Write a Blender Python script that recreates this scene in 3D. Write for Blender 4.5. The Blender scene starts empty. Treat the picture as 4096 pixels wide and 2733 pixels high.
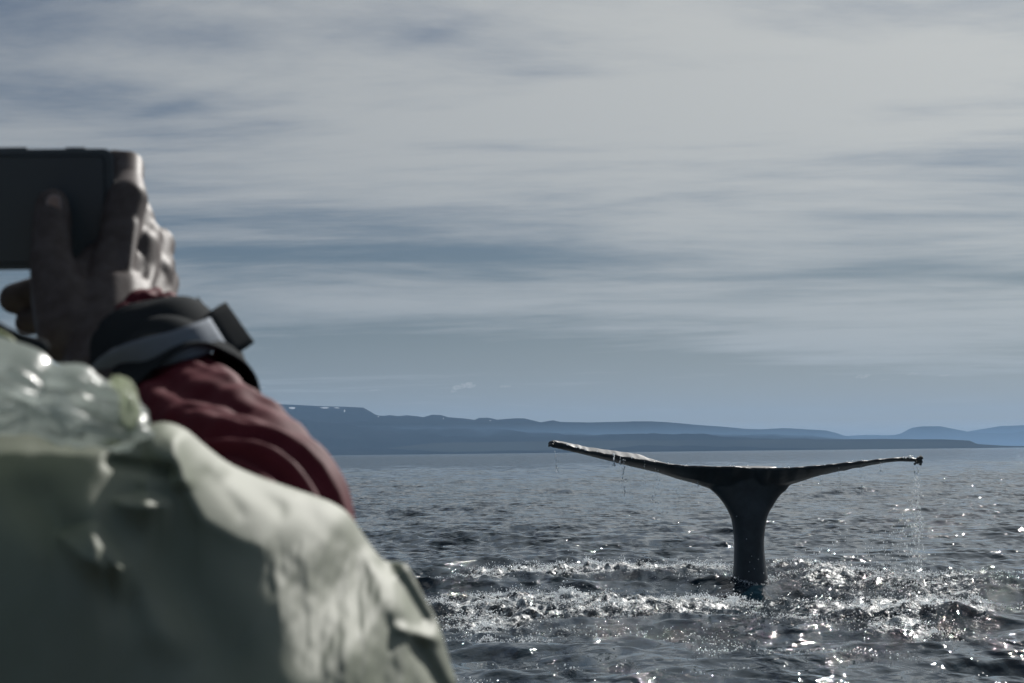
import bpy, bmesh, math, random
import numpy as np
from mathutils import Vector, Matrix, noise as mnoise

random.seed(7)
rng = np.random.default_rng(11)
S = bpy.context.scene
C = S.collection
R = math.radians

# ------------------------------------------------------------------ camera
CAM_H = 1.95                       # metres above the sea
FPX = 7964.0                       # focal length in pixels of the 4096 px wide photograph (70 mm lens)
PITCH = math.atan(445.5 / FPX)
ROLL = 0.0114
f_ = np.array([0, math.cos(PITCH), math.sin(PITCH)])
r_ = np.array([math.cos(ROLL), 0, -math.sin(ROLL)])
r_ = r_ - f_ * r_.dot(f_); r_ /= np.linalg.norm(r_)
u_ = np.cross(r_, f_)
CAM = np.array([0, 0, CAM_H])
cam_d = bpy.data.cameras.new('camera')
cam = bpy.data.objects.new('camera', cam_d); C.objects.link(cam)
m = Matrix.Identity(4)
for i in range(3):
    m[i][0] = r_[i]; m[i][1] = u_[i]; m[i][2] = -f_[i]; m[i][3] = CAM[i]
cam.matrix_world = m
cam_d.sensor_width = 36; cam_d.lens = 70
cam_d.clip_start = 0.05; cam_d.clip_end = 120000
cam_d.dof.use_dof = True; cam_d.dof.focus_distance = 28.0; cam_d.dof.aperture_fstop = 20.0
S.camera = cam

# ------------------------------------------------------------------ light
SUN_EL, SUN_AZ = R(34), R(27)      # azimuth to the right of the view
sdir = Vector((math.sin(SUN_AZ) * math.cos(SUN_EL), math.cos(SUN_AZ) * math.cos(SUN_EL), math.sin(SUN_EL)))
sl = bpy.data.lights.new('sun', 'SUN'); sl.energy = 3.1; sl.angle = R(0.53); sl.color = (1.0, 0.965, 0.92)
so = bpy.data.objects.new('sun', sl); C.objects.link(so)
so.rotation_euler = (-sdir).to_track_quat('-Z', 'Y').to_euler()
so.location = (10, 20, 20)

S.view_settings.view_transform = 'Standard'
S.view_settings.look = 'None'
S.view_settings.gamma = 1.0
S.view_settings.exposure = 0.8
S.render.engine = 'CYCLES'
S.cycles.use_denoising = True
S.cycles.max_bounces = 6
S.cycles.diffuse_bounces = 3
S.cycles.glossy_bounces = 3
S.cycles.transmission_bounces = 4
S.cycles.volume_bounces = 1
S.cycles.transparent_max_bounces = 6
S.cycles.sample_clamp_indirect = 6
S.cycles.caustics_reflective = False
S.cycles.caustics_refractive = False


class NT:
    """small node-expression helper"""
    def __init__(self, nt): self.nt = nt; self.N = nt.nodes; self.L = nt.links
    def put(self, sock, v):
        if hasattr(v, 'is_linked') or isinstance(v, bpy.types.NodeSocket): self.L.new(v, sock)
        elif v is not None: sock.default_value = v
    def m(self, op, a, b=None, c=None, clamp=False):
        n = self.N.new('ShaderNodeMath'); n.operation = op; n.use_clamp = clamp
        for i, v in enumerate((a, b, c)):
            if v is not None: self.put(n.inputs[i], v)
        return n.outputs[0]
    def add(self, *a):
        o = a[0]
        for x in a[1:]: o = self.m('ADD', o, x)
        return o
    def mul(self, *a):
        o = a[0]
        for x in a[1:]: o = self.m('MULTIPLY', o, x)
        return o
    def vec(self, x=0., y=0., z=0.):
        n = self.N.new('ShaderNodeCombineXYZ')
        for i, v in enumerate((x, y, z)): self.put(n.inputs[i], v)
        return n.outputs[0]
    def sep(self, v):
        n = self.N.new('ShaderNodeSeparateXYZ'); self.put(n.inputs[0], v); return n.outputs
    def mapping(self, v, scale=(1, 1, 1), loc=(0, 0, 0), rot=(0, 0, 0)):
        n = self.N.new('ShaderNodeMapping'); self.put(n.inputs['Vector'], v)
        n.inputs['Scale'].default_value = scale; n.inputs['Location'].default_value = loc; n.inputs['Rotation'].default_value = rot
        return n.outputs[0]
    def noise(self, v, scale=1., detail=4., rough=.5, dist=0., col=False):
        n = self.N.new('ShaderNodeTexNoise')
        if v is not None: self.put(n.inputs['Vector'], v)
        n.inputs['Scale'].default_value = scale; n.inputs['Detail'].default_value = detail
        n.inputs['Roughness'].default_value = rough; n.inputs['Distortion'].default_value = dist
        return n.outputs['Color' if col else 'Fac']
    def ramp(self, v, a, b, lo=0., hi=1.):
        n = self.N.new('ShaderNodeMapRange'); n.interpolation_type = 'SMOOTHSTEP'
        self.put(n.inputs['Value'], v); n.inputs['From Min'].default_value = a; n.inputs['From Max'].default_value = b
        n.inputs['To Min'].default_value = lo; n.inputs['To Max'].default_value = hi
        return n.outputs[0]
    def mix(self, f, a, b):
        n = self.N.new('ShaderNodeMix'); n.data_type = 'RGBA'
        self.put(n.inputs[0], f)
        for k, v in ((6, a), (7, b)):
            if isinstance(v, tuple): v = (*v[:3], 1)
            self.put(n.inputs[k], v)
        return n.outputs[2]
    def scale(self, col, f):
        n = self.N.new('ShaderNodeVectorMath'); n.operation = 'SCALE'
        self.put(n.inputs[0], col); self.put(n.inputs['Scale'], f); return n.outputs[0]
    def bump(self, h, strength=.5, dist=.01, normal=None):
        n = self.N.new('ShaderNodeBump'); self.put(n.inputs['Height'], h)
        n.inputs['Strength'].default_value = strength; n.inputs['Distance'].default_value = dist
        if normal is not None: self.put(n.inputs['Normal'], normal)
        return n.outputs[0]

# ------------------------------------------------------------------ world: clear air + a sheet of thin streaky cloud
W = bpy.data.worlds.new('World'); S.world = W; W.use_nodes = True
W.node_tree.nodes.clear()
w = NT(W.node_tree)
tc = w.N.new('ShaderNodeTexCoord')
sky = w.N.new('ShaderNodeTexSky'); sky.sky_type = 'NISHITA'; sky.sun_disc = False
sky.sun_elevation = SUN_EL; sky.sun_rotation = SUN_AZ
sky.altitude = 0; sky.air_density = 1.0; sky.dust_density = 1.2; sky.ozone_density = 1.0
D = tc.outputs['Generated']
x, y, z = w.sep(D)
el = w.m('ARCSINE', z)
az = w.m('ARCTAN2', x, y)
zz = w.m('MAXIMUM', z, 0.0)
inv = w.m('DIVIDE', 1.0, w.m('ADD', zz, 0.055))
P2 = w.vec(w.mul(x, inv), w.mul(y, inv), 0.0)
warp = w.noise(w.mapping(P2, (.25, .25, 1)), 1.0, 2, .5, col=True)
wv = w.N.new('ShaderNodeVectorMath'); wv.operation = 'MULTIPLY_ADD'
w.put(wv.inputs[0], warp); wv.inputs[1].default_value = (1.6, 1.6, 0); w.put(wv.inputs[2], P2)
n1 = w.noise(w.mapping(wv.outputs[0], (.30, .62, 1), (3.1, 1.7, 0), (0, 0, R(14))), 1.0, 5, .52)
n2 = w.noise(w.mapping(wv.outputs[0], (1.1, 1.9, 1), (7.7, 2.2, 0), (0, 0, R(-24))), 1.0, 6, .6)
n3 = w.noise(w.mapping(wv.outputs[0], (.12, .22, 1), (1.4, 9.0, 0), (0, 0, R(30))), 1.0, 3, .5)
n4 = w.noise(w.mapping(wv.outputs[0], (2.4, 5.0, 1), (2.7, 5.2, 0), (0, 0, R(18))), 1.0, 6, .62)
dens = w.add(w.mul(n1, .48), w.mul(n2, .44), w.mul(n3, .34), w.mul(n4, .24), -.09)      # about .65 on average
def blob(a0, e0, sa, se, amp, tilt=0.0):
    """elongated thin or thick place in the cloud sheet, angles in radians"""
    da = w.m('SUBTRACT', az, a0); de = w.m('SUBTRACT', el, e0)
    de = w.m('SUBTRACT', de, w.mul(da, tilt))
    q = w.add(w.m('POWER', w.mul(da, 1 / sa), 2.0), w.m('POWER', w.mul(de, 1 / se), 2.0))
    return w.mul(w.m('EXPONENT', w.mul(q, -1.0)), amp)
def ae(dx, dy):
    """direction of a place on the photograph (2350 px wide copy)"""
    p = f_ + ((dx * 1.743 - 2048) / FPX) * r_ + ((1366.5 - dy * 1.743) / FPX) * u_
    p /= np.linalg.norm(p); return math.atan2(p[0], p[1]), math.asin(p[2])
BL = [(150, 210, 420, 45, -.085, -.10), (420, 240, 150, 22, -.045, .35), (750, 590, 620, 32, -.17, .0), (420, 500, 330, 26, -.10, 0), (1150, 575, 260, 20, -.08, 0),
      (1150, 830, 650, 50, -.15, -.06), (700, 800, 300, 40, -.05, 0), (2050, 612, 300, 16, -.10, .02), (1750, 640, 300, 14, -.07, 0), (1780, 860, 300, 28, -.10, -.2),
      (1700, 250, 650, 200, .15, 0), (2000, 760, 550, 70, .12, 0), (300, 80, 500, 45, -.05, 0), (900, 340, 420, 90, .10, .1), (1100, 690, 500, 26, .07, 0), (1050, 60, 200, 30, -.06, .3)]
for (dx, dy, sx, sy, amp, tl) in BL:
    a0, e0 = ae(dx, dy)
    dens = w.add(dens, blob(a0, e0, sx * 1.743 / FPX, sy * 1.743 / FPX, amp, tl))
cov = w.ramp(dens, .44, .82)
cov = w.m('MAXIMUM', cov, w.ramp(el, .0, .085, .80, 0.0))
# forward scattering: thin cloud is brightest towards the sun
dot = w.N.new('ShaderNodeVectorMath'); dot.operation = 'DOT_PRODUCT'
w.put(dot.inputs[0], D); dot.inputs[1].default_value = sdir
cs = w.m('MAXIMUM', dot.outputs['Value'], -1.0)
ph = w.m('POWER', w.mul(w.add(cs, 1.0), .5), 6.0)                # 0 away from the sun .. 1 at the sun
bw = w.N.new('ShaderNodeRGBToBW'); w.L.new(sky.outputs[0], bw.inputs[0])
tint = w.N.new('ShaderNodeVectorMath'); tint.operation = 'MULTIPLY'; w.L.new(sky.outputs[0], tint.inputs[0]); tint.inputs[1].default_value = (.78, 1.0, 1.32)   # the picture's cool grade
nis = w.scale(w.mix(.05, tint.outputs[0], bw.outputs[0]), .235)
CLOUD_LO, CLOUD_HI = (.078, .098, .124), (.435, .435, .412)
ccol = w.mix(ph, CLOUD_LO, CLOUD_HI)
hz = w.ramp(el, 0.0, .16, 1.0, 0.0)
ccol = w.mix(w.mul(hz, .45), ccol, w.mix(ph, (.08, .10, .125), (.270, .308, .322)))
SKY_STRENGTH = 0.05
skyc = w.scale(ccol, 1 / SKY_STRENGTH)
tot = w.mix(w.mul(cov, .90), nis, skyc)
below = w.ramp(z, -.02, 0.0)
tot = w.mix(below, (.9, 1.2, 1.5), tot)
bg = w.N.new('ShaderNodeBackground'); bg.inputs['Strength'].default_value = SKY_STRENGTH
w.L.new(tot, bg.inputs['Color'])
wo = w.N.new('ShaderNodeOutputWorld'); w.L.new(bg.outputs[0], wo.inputs['Surface'])
W.cycles.sampling_method = 'MANUAL'; W.cycles.sample_map_resolution = 1024

# ------------------------------------------------------------------ helpers
def P(px, py, d):
    """world point seen at full-size pixel px,py and d metres in front of the camera"""
    px = np.asarray(px, float); py = np.asarray(py, float); d = np.asarray(d, float)
    a = ((px - 2048) / FPX * d)[..., None] * r_ + ((1366.5 - py) / FPX * d)[..., None] * u_ + d[..., None] * f_
    return CAM + a
def Q(dx, dy, d):
    return P(np.asarray(dx, float) * 1.743, np.asarray(dy, float) * 1.743, d)
def to_px(X):
    v = X - CAM
    d = v @ f_
    d = np.where(np.abs(d) < 1e-6, 1e-6, d)
    return (2048 + FPX * (v @ r_) / d) / 1.743, (1366.5 - FPX * (v @ u_) / d) / 1.743, d

def mesh_np(name, verts, faces, smooth=True):
    me = bpy.data.meshes.new(name)
    verts = np.asarray(verts, np.float32); faces = np.asarray(faces, np.int32)
    k = faces.shape[1]
    me.vertices.add(len(verts)); me.vertices.foreach_set('co', verts.ravel())
    me.loops.add(faces.size); me.loops.foreach_set('vertex_index', faces.ravel())
    me.polygons.add(len(faces))
    me.polygons.foreach_set('loop_start', np.arange(0, faces.size, k, dtype=np.int32))
    me.polygons.foreach_set('loop_total', np.full(len(faces), k, np.int32))
    if smooth: me.polygons.foreach_set('use_smooth', np.ones(len(faces), bool))
    me.update(calc_edges=True); me.validate()
    return me
def grid_faces(n, m, wrap_m=False, wrap_n=False):
    i = np.arange(n if wrap_n else n - 1)[:, None]; j = np.arange(m if wrap_m else m - 1)[None, :]
    i2 = (i + 1) % n; j2 = (j + 1) % m
    return np.stack([i * m + j + 0 * i2, i * m + j2, i2 * m + j2, i2 * m + j], -1).reshape(-1, 4)
def link(name, me, mat=None, parent=None, **kw):
    o = bpy.data.objects.new(name, me); C.objects.link(o)
    if mat is not None and len(me.materials) == 0: me.materials.append(mat)
    if parent is not None: o.parent = parent
    for k, v in kw.items(): o[k] = v
    return o
def empty(name, label, cat, loc=(0, 0, 0), group=None):
    o = bpy.data.objects.new(name, None); C.objects.link(o)
    o.location = loc; o['label'] = label; o['category'] = cat; o.empty_display_size = .1
    if group: o['group'] = group
    return o
def keep(parent, o):
    """parent without moving"""
    o.parent = parent; o.location = Vector(o.location) - Vector(parent.location)
    return o
def material(name, col, rough=.6, spec=.5, metal=0., coat=0., coat_r=.1, sheen=0., bump=None, var=None, transl=0., sss=0.):
    mt = bpy.data.materials.new(name); mt.use_nodes = True
    t = NT(mt.node_tree); b = t.N['Principled BSDF']
    b.inputs['Base Color'].default_value = (*col, 1); b.inputs['Roughness'].default_value = rough
    b.inputs['Specular IOR Level'].default_value = spec; b.inputs['Metallic'].default_value = metal
    b.inputs['Coat Weight'].default_value = coat; b.inputs['Coat Roughness'].default_value = coat_r
    b.inputs['Sheen Weight'].default_value = sheen
    tcx = t.N.new('ShaderNodeTexCoord').outputs['Object']
    if var:
        col2, sc, det = var
        fac = t.ramp(t.noise(tcx, sc, det, .6), .35, .68)
        t.L.new(t.mix(fac, col, col2), b.inputs['Base Color'])
    if bump:
        sc, det, st, ds = bump
        t.L.new(t.bump(t.noise(tcx, sc, det, .55), st, ds), b.inputs['Normal'])
    if sss:
        b.inputs['Subsurface Weight'].default_value = sss
        b.inputs['Subsurface Radius'].default_value = (.006, .003, .002)
    return mt
def catmull(pts, n):
    pts = np.asarray(pts, float)
    seg = np.r_[0, np.cumsum(np.linalg.norm(np.diff(pts[:, :3] if pts.shape[1] > 2 else pts, axis=0), axis=1) + 1e-9)]
    tt = np.linspace(0, seg[-1], n); out = np.zeros((n, pts.shape[1]))
    Pp = np.vstack([2 * pts[0] - pts[1], pts, 2 * pts[-1] - pts[-2]])
    for k, t in enumerate(tt):
        i = min(max(np.searchsorted(seg, t) - 1, 0), len(pts) - 2)
        uu = (t - seg[i]) / (seg[i + 1] - seg[i])
        p0, p1, p2, p3 = Pp[i], Pp[i + 1], Pp[i + 2], Pp[i + 3]
        out[k] = .5 * (2 * p1 + (p2 - p0) * uu + (2 * p0 - 5 * p1 + 4 * p2 - p3) * uu ** 2 + (3 * p1 - p0 - 3 * p2 + p3) * uu ** 3)
    return out
def capsule(a, b, ra, rb, nr=14, nc=5):
    """closed tapered capsule -> verts, quads+caps as quads"""
    a = np.asarray(a, float); b = np.asarray(b, float)
    ax = b - a; L = np.linalg.norm(ax); ax = ax / L if L > 1e-9 else np.array([0, 0, 1.])
    s = np.cross(ax, [0, 0, 1.]) if abs(ax[2]) < .9 else np.cross(ax, [1., 0, 0]); s /= np.linalg.norm(s); t = np.cross(ax, s)
    rings = []
    for k in range(nc + 1):
        ph_ = -math.pi / 2 * (1 - k / nc) * .98
        rings.append((a + ax * ra * math.sin(ph_), ra * math.cos(ph_)))
    for k in range(nc + 1):
        ph_ = math.pi / 2 * k / nc * .98
        rings.append((b + ax * rb * math.sin(ph_), rb * math.cos(ph_)))
    th = np.linspace(0, 2 * math.pi, nr, endpoint=False)
    V = np.concatenate([c + rr * (np.cos(th)[:, None] * s + np.sin(th)[:, None] * t) for c, rr in rings])
    F = [tuple(f) for f in grid_faces(len(rings), nr, wrap_m=True)]
    F += [tuple(range(nr - 1, -1, -1)), tuple((len(rings) - 1) * nr + i for i in range(nr))]
    return V, F
def union(name, parts, voxel, smooth=5, fac=.5):
    """parts: list of (verts, faces); merged into one skin by voxel remeshing"""
    vs, fs, o = [], [], 0
    for V, F in parts:
        vs += [tuple(v) for v in V]; fs += [tuple(int(i) + o for i in f) for f in F]; o += len(V)
    me = bpy.data.meshes.new(name); me.from_pydata(vs, [], fs); me.update()
    bm = bmesh.new(); bm.from_mesh(me); bmesh.ops.recalc_face_normals(bm, faces=bm.faces); bm.to_mesh(me); bm.free()
    ob = bpy.data.objects.new('tmp', me); C.objects.link(ob)
    md = ob.modifiers.new('r', 'REMESH'); md.mode = 'VOXEL'; md.voxel_size = voxel; md.use_smooth_shade = True
    if smooth:
        ms = ob.modifiers.new('s', 'SMOOTH'); ms.iterations = smooth; ms.factor = fac
    dg = bpy.context.evaluated_depsgraph_get()
    out = bpy.data.meshes.new_from_object(ob.evaluated_get(dg)); out.name = name
    bpy.data.objects.remove(ob); bpy.data.meshes.remove(me)
    for p in out.polygons: p.use_smooth = True
    return out
def loft(rings, close=True):
    """rings: array (n, m, 3) -> verts, faces with end caps"""
    rings = np.asarray(rings); n, k, _ = rings.shape
    F = [tuple(f) for f in grid_faces(n, k, wrap_m=True)]
    if close: F += [tuple(range(k - 1, -1, -1)), tuple((n - 1) * k + i for i in range(k))]
    return rings.reshape(-1, 3), F
def sstep(x, a, b):
    t = np.clip((x - a) / (b - a), 0, 1); return t * t * (3 - 2 * t)
class Sines:
    """cheap band-limited random field"""
    def __init__(self, n, l0, l1, seed, dim=2, aniso=(1, 1, 1)):
        g = np.random.default_rng(seed)
        self.k = []; 
        for i in range(n):
            l = math.exp(g.uniform(math.log(l0), math.log(l1))); v = g.normal(size=dim); v /= np.linalg.norm(v)
            self.k.append((v * 2 * math.pi / l * np.array(aniso[:dim]), g.uniform(0, 6.28), (l / l1) ** .5))
    def __call__(self, X):
        o = 0; s = 0
        for k, p, a in self.k: o = o + a * np.sin(X @ k + p); s += a * a / 2
        return o / math.sqrt(s)

# ------------------------------------------------------------------ materials
def sea_material():
    mt = bpy.data.materials.new('sea_water'); mt.use_nodes = True
    t = NT(mt.node_tree); b = t.N['Principled BSDF']; out = t.N['Material Output']
    tcx = t.N.new('ShaderNodeTexCoord').outputs['Object']
    at = t.N.new('ShaderNodeAttribute'); at.attribute_name = 'foam'; fo = at.outputs['Fac']
    b.inputs['Base Color'].default_value = (.007, .022, .034, 1)
    b.inputs['Roughness'].default_value = .045; b.inputs['IOR'].default_value = 1.333
    h1 = t.noise(t.mapping(tcx, (1.6, 1.0, 1)), 2.6, 4, .6)
    h2 = t.noise(t.mapping(tcx, (1.2, 1.0, 1), (5, 3, 0)), 1.1, 3, .55)
    bp = t.bump(t.mul(t.add(t.mul(h1, .38), t.mul(h2, 2.3)), t.ramp(t.noise(t.mapping(tcx, (.8, .07, 1), (3, 1, 0), (0, 0, R(9))), 1.0, 3, .6), .36, .66, .45, 1.6)), 1.0, .10)
    hc = t.noise(tcx, 24, 3, .65)
    bp2 = t.bump(t.mul(hc, fo), 1.0, .11, bp)
    t.L.new(bp2, b.inputs['Normal'])
    # foam
    fn = t.noise(tcx, 9, 5, .72)
    fn2 = t.noise(tcx, 1.5, 3, .6)
    fm = t.add(fn, t.mul(fo, .30), t.mul(t.m('SUBTRACT', fn2, .5), .5))
    fm = t.mul(t.ramp(fm, .74, .93), t.ramp(fo, .04, .3))
    dif = t.N.new('ShaderNodeBsdfPrincipled'); dif.inputs['Base Color'].default_value = (.62, .66, .67, 1); dif.inputs['Roughness'].default_value = .35
    t.L.new(bp2, dif.inputs['Normal'])
    mx = t.N.new('ShaderNodeMixShader'); t.L.new(fm, mx.inputs[0]); t.L.new(b.outputs[0], mx.inputs[1]); t.L.new(dif.outputs[0], mx.inputs[2])
    t.L.new(mx.outputs[0], out.inputs['Surface'])
    return mt
M_SEA = sea_material()

# ------------------------------------------------------------------ sea
def water_at(dx, dy):
    """place on the flat sea under a spot of the photograph"""
    v = Q(dx, dy, 1.0) - CAM; return CAM + v * (CAM_H / -v[..., 2])[..., None]
SEA_R = 23000.0
rr = [3.0]
while rr[-1] < SEA_R:
    rr.append(rr[-1] + .05 + .5e-4 * rr[-1] ** 2)
rr[-1] = SEA_R; rr = np.array(rr)
th = np.r_[np.linspace(-180, -21, 80, endpoint=False), np.linspace(-21, 18, 930, endpoint=False), np.linspace(18, 180, 82, endpoint=False)]
th = np.radians(th)
RR, TT = np.meshgrid(rr, th, indexing='ij')
X0 = RR * np.sin(TT); Y0 = RR * np.cos(TT)
DR = .05 + .5e-4 * RR ** 2
dxp, dyp, dp = to_px(np.stack([X0, Y0, 0 * X0], -1))
front = (dp > 3) & (np.abs(TT) < 1.0)
# hand-laid map of the churned patch: cx, cy, rx, ry, weight on the 2350 px copy
CH = [(1180, 1325, 150, 20, 1.), (1350, 1318, 190, 17, .9), (1560, 1322, 160, 20, 1.), (1850, 1318, 110, 24, 1.), (2050, 1335, 190, 20, .6), (2280, 1340, 120, 16, .5),
      (1080, 1345, 80, 10, .7),
      (1130, 1395, 170, 30, .85), (1350, 1385, 190, 26, .9), (1520, 1395, 200, 22, .8), (1300, 1420, 220, 18, .5), (1080, 1440, 110, 22, .6),
      (1900, 1390, 130, 28, .8), (2040, 1405, 130, 36, 1.05), (2160, 1400, 100, 30, 1.), (2250, 1415, 34, 28, .9), (2080, 1450, 120, 14, .8), (2160, 1465, 60, 10, .7), (2300, 1392, 90, 8, .45),
      (1800, 1430, 120, 16, .6), (1640, 1400, 110, 14, .55), (2200, 1360, 150, 10, .5), (1950, 1350, 160, 10, .5),
      (1380, 1450, 260, 20, .48), (1150, 1480, 140, 8, .60), (1650, 1470, 80, 22, .4), (1660, 1500, 60, 9, .4), (1900, 1495, 170, 11, .55), (2020, 1512, 100, 6, .4),
      (1420, 1528, 40, 6, .4), (1700, 1540, 50, 8, .4), (1300, 1550, 40, 6, .35), (1180, 1520, 90, 9, .3), (1560, 1560, 120, 8, .2), (2250, 1478, 80, 6, .25), (1120, 1565, 90, 7, .3)]
foam = np.zeros_like(X0)
for cx, cy, rx, ry, a in CH:
    foam += a * np.exp(-(((dxp - cx) / rx) ** 2 + ((dyp - cy) / ry) ** 2) ** 1.4) * front
for cx, cy, rx, ry, a, tl in ((1250, 1350, 330, 7, .9, -.02), (1560, 1362, 260, 8, .9, .03), (1820, 1374, 170, 8, .9, .02), (1450, 1440, 240, 12, .8, 0), (2260, 1452, 150, 9, .8, 0)):
    foam *= 1 - a * np.exp(-(((dxp - cx) / rx) ** 2 + ((dyp - cy - tl * (dxp - cx)) / ry) ** 2) ** 1.5)
foam = np.clip(foam * 1.25, 0, 1.15)
# waves
hx = np.zeros_like(X0); hy = np.zeros_like(X0); hz_ = np.zeros_like(X0)
g = np.random.default_rng(5)
NW = 84
for i in range(NW):
    lam = math.exp(math.log(.28) + (math.log(11.) - math.log(.28)) * (i + g.uniform()) / NW)
    ang = R(250) + g.normal() * R(34)                  # travelling roughly towards the viewer
    kx, ky = math.cos(ang), math.sin(ang)
    ca = np.abs(kx * np.sin(TT) + ky * np.cos(TT)) + .03
    att = sstep(lam / ca / DR, 1.1, 2.6)
    sl_ = .035 * (1.0 if lam < 1.2 else (1.2 / lam) ** 1.0)
    A = sl_ * lam / (2 * math.pi)
    phs = (X0 * kx + Y0 * ky) * 2 * math.pi / lam + g.uniform(0, 6.28)
    hz_ += att * A * np.cos(phs); sn = att * A * np.sin(phs) * .95
    hx -= sn * kx; hy -= sn * ky
# gusts: calmer and rougher streaks
gust = Sines(14, 3., 22., 3)(np.stack([X0 * .5, Y0 * .22], -1)); gust = 1 + .33 * np.clip(gust, -1.6, 1.8) * (RR < 900)
calm = 1 - .35 * np.clip(foam, 0, 1)
for a_ in (hx, hy, hz_): a_ *= gust * calm
XY = np.stack([X0, Y0], -1)
near = (RR < 60) & front
lump = np.zeros_like(X0)
s1 = Sines(34, .10, .55, 21)(XY[near]); s2 = Sines(30, .16, .8, 22)(XY[near])
lump[near] = (1.15 - np.abs(s1)) * .5 + .5 * s2
hz_ += lump * .048 * foam
hx[near] += Sines(16, .2, .5, 23)(XY[near]) * .02 * foam[near]
# swells thrown up by the diving whale: (cx, cy, rx, ry, height m)
HUMP = [(1180, 1335, 170, 14, .10), (1400, 1330, 200, 14, .09), (1600, 1335, 140, 14, .08), (1840, 1335, 130, 16, .13), (2080, 1348, 220, 14, .09), (2300, 1352, 120, 12, .08),
        (1300, 1362, 330, 6, -.07), (1700, 1385, 300, 8, -.03), (1300, 1400, 330, 14, .06), (2080, 1425, 190, 16, .07), (2190, 1428, 90, 12, .04), (2260, 1450, 130, 8, -.07), (1500, 1445, 260, 16, .05), (1850, 1462, 200, 10, -.05)]
for cx, cy, rx, ry, a in HUMP:
    hz_ += 1.4 * a * np.exp(-((dxp - cx) / rx) ** 2 - ((dyp - cy) / ry) ** 2) * front
V = np.stack([X0 + hx, Y0 + hy, hz_], -1).reshape(-1, 3)
n, k = X0.shape
F = grid_faces(n, k, wrap_m=True)[:, ::-1]
V = np.vstack([V, [[0, 0, 0]]])
me = mesh_np('sea', V, F)
att = me.attributes.new('foam', 'FLOAT', 'POINT'); att.data.foreach_set('value', np.r_[foam.ravel(), 0].astype(np.float32))
# small fan closing the middle under the boat
sea = link('sea', me, M_SEA, kind='structure')
def sea_z(Xp, Yp):
    """height of the built sea near a point"""
    r0 = math.hypot(Xp, Yp); i = min(np.searchsorted(rr, r0), n - 1); j = min(np.searchsorted(th, math.atan2(Xp, Yp)), k - 1)
    return float(hz_[i, j])

# ------------------------------------------------------------------ far land
def hy0(px): return 1812 - (px - 2048) * .0114
def land_material(name, c1, c2, snow=False):
    mt = bpy.data.materials.new(name); mt.use_nodes = True
    t = NT(mt.node_tree); b = t.N['Principled BSDF']; b.inputs['Roughness'].default_value = 1.0; b.inputs['Specular IOR Level'].default_value = 0.0
    tcx = t.N.new('ShaderNodeTexCoord').outputs['Object']
    c = t.mix(t.ramp(t.noise(t.mapping(tcx, (1, 1, 3)), .0016, 6, .6), .38, .62), c1, c2)
    if snow:
        at = t.N.new('ShaderNodeAttribute'); at.attribute_name = 'snow'
        s = t.ramp(t.add(at.outputs['Fac'], t.mul(t.m('SUBTRACT', t.noise(t.mapping(tcx, (1, 1, 2)), .012, 4, .6), .5), 1.0)), .45, .65)
        c = t.mix(s, c, (.40, .43, .47))
    t.L.new(c, b.inputs['Base Color'])
    return mt
def ridge(name, pts, dist, back, front_len, mat, seed, rough, az_step=5., lo=-2600, hi=6800, snow=None, power=1.25):
    """terrain whose skyline follows pts (full-size pixels) at dist metres"""
    pts = sorted(pts); px = np.arange(lo, hi, az_step)
    py = np.interp(px, [p[0] for p in pts], [p[1] for p in pts])
    out = (px < pts[0][0]) | (px > pts[-1][0])
    g2 = np.random.default_rng(seed)
    fine = sum(np.sin(px / l + g2.uniform(0, 6)) * l * .012 for l in (9, 17, 31, 55))
    py = py + fine * .55
    H = np.maximum((hy0(px) - py) / FPX * dist, 2.0)
    kk = np.ones(61) / 61; Hs = np.convolve(np.pad(H, 30, 'edge'), kk, 'valid')
    H = np.where(out, H * (1 + .25 * np.sin(px / 240.) + .12 * np.sin(px / 77.)), H)
    a = np.arctan2(px - 2048, FPX)
    us = np.r_[np.linspace(-1, 0, 34), np.linspace(0, 1, 12)[1:]]
    V = []; 
    nz = Sines(26, 250., 2600., seed + 1)
    nz2 = Sines(18, 90., 400., seed + 2)
    for uu in us:
        dd = dist + (uu * front_len if uu < 0 else uu * back)
        Xx = np.tan(a) * dd; Yy = np.full_like(Xx, dd)
        prof = (1 + uu) ** power if uu < 0 else (1 - uu) ** 1.2
        nn = nz(np.stack([Xx, Yy], -1)) * .07 + nz2(np.stack([Xx, Yy], -1)) * .02
        env = 4 * (1 + uu) * (-uu) if uu < 0 else 4 * uu * (1 - uu) * .3
        Hu = Hs + (H - Hs) * math.exp(uu * 14 if uu < 0 else -uu * 3)
        Z = Hu * np.minimum(prof + nn * env * rough, .985 if uu != 0 else 9) * (dd / dist) - 3 * (abs(uu) > .985)
        V.append(np.stack([Xx, Yy, Z], -1))
    V = np.array(V)
    me = mesh_np(name, V.reshape(-1, 3), grid_faces(V.shape[0], V.shape[1])[:, ::1])
    if snow:
        vx, vy, _ = to_px(V); s = np.zeros(vx.shape)
        for cx, cy, rx, ry, tl in snow:
            s += np.exp(-((vx - cx) / rx) ** 2 - ((vy - cy - tl * (vx - cx)) / ry) ** 2)
        at = me.attributes.new('snow', 'FLOAT', 'POINT'); at.data.foreach_set('value', s.ravel().astype(np.float32))
    return link(name, me, mat, kind='structure')
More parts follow.
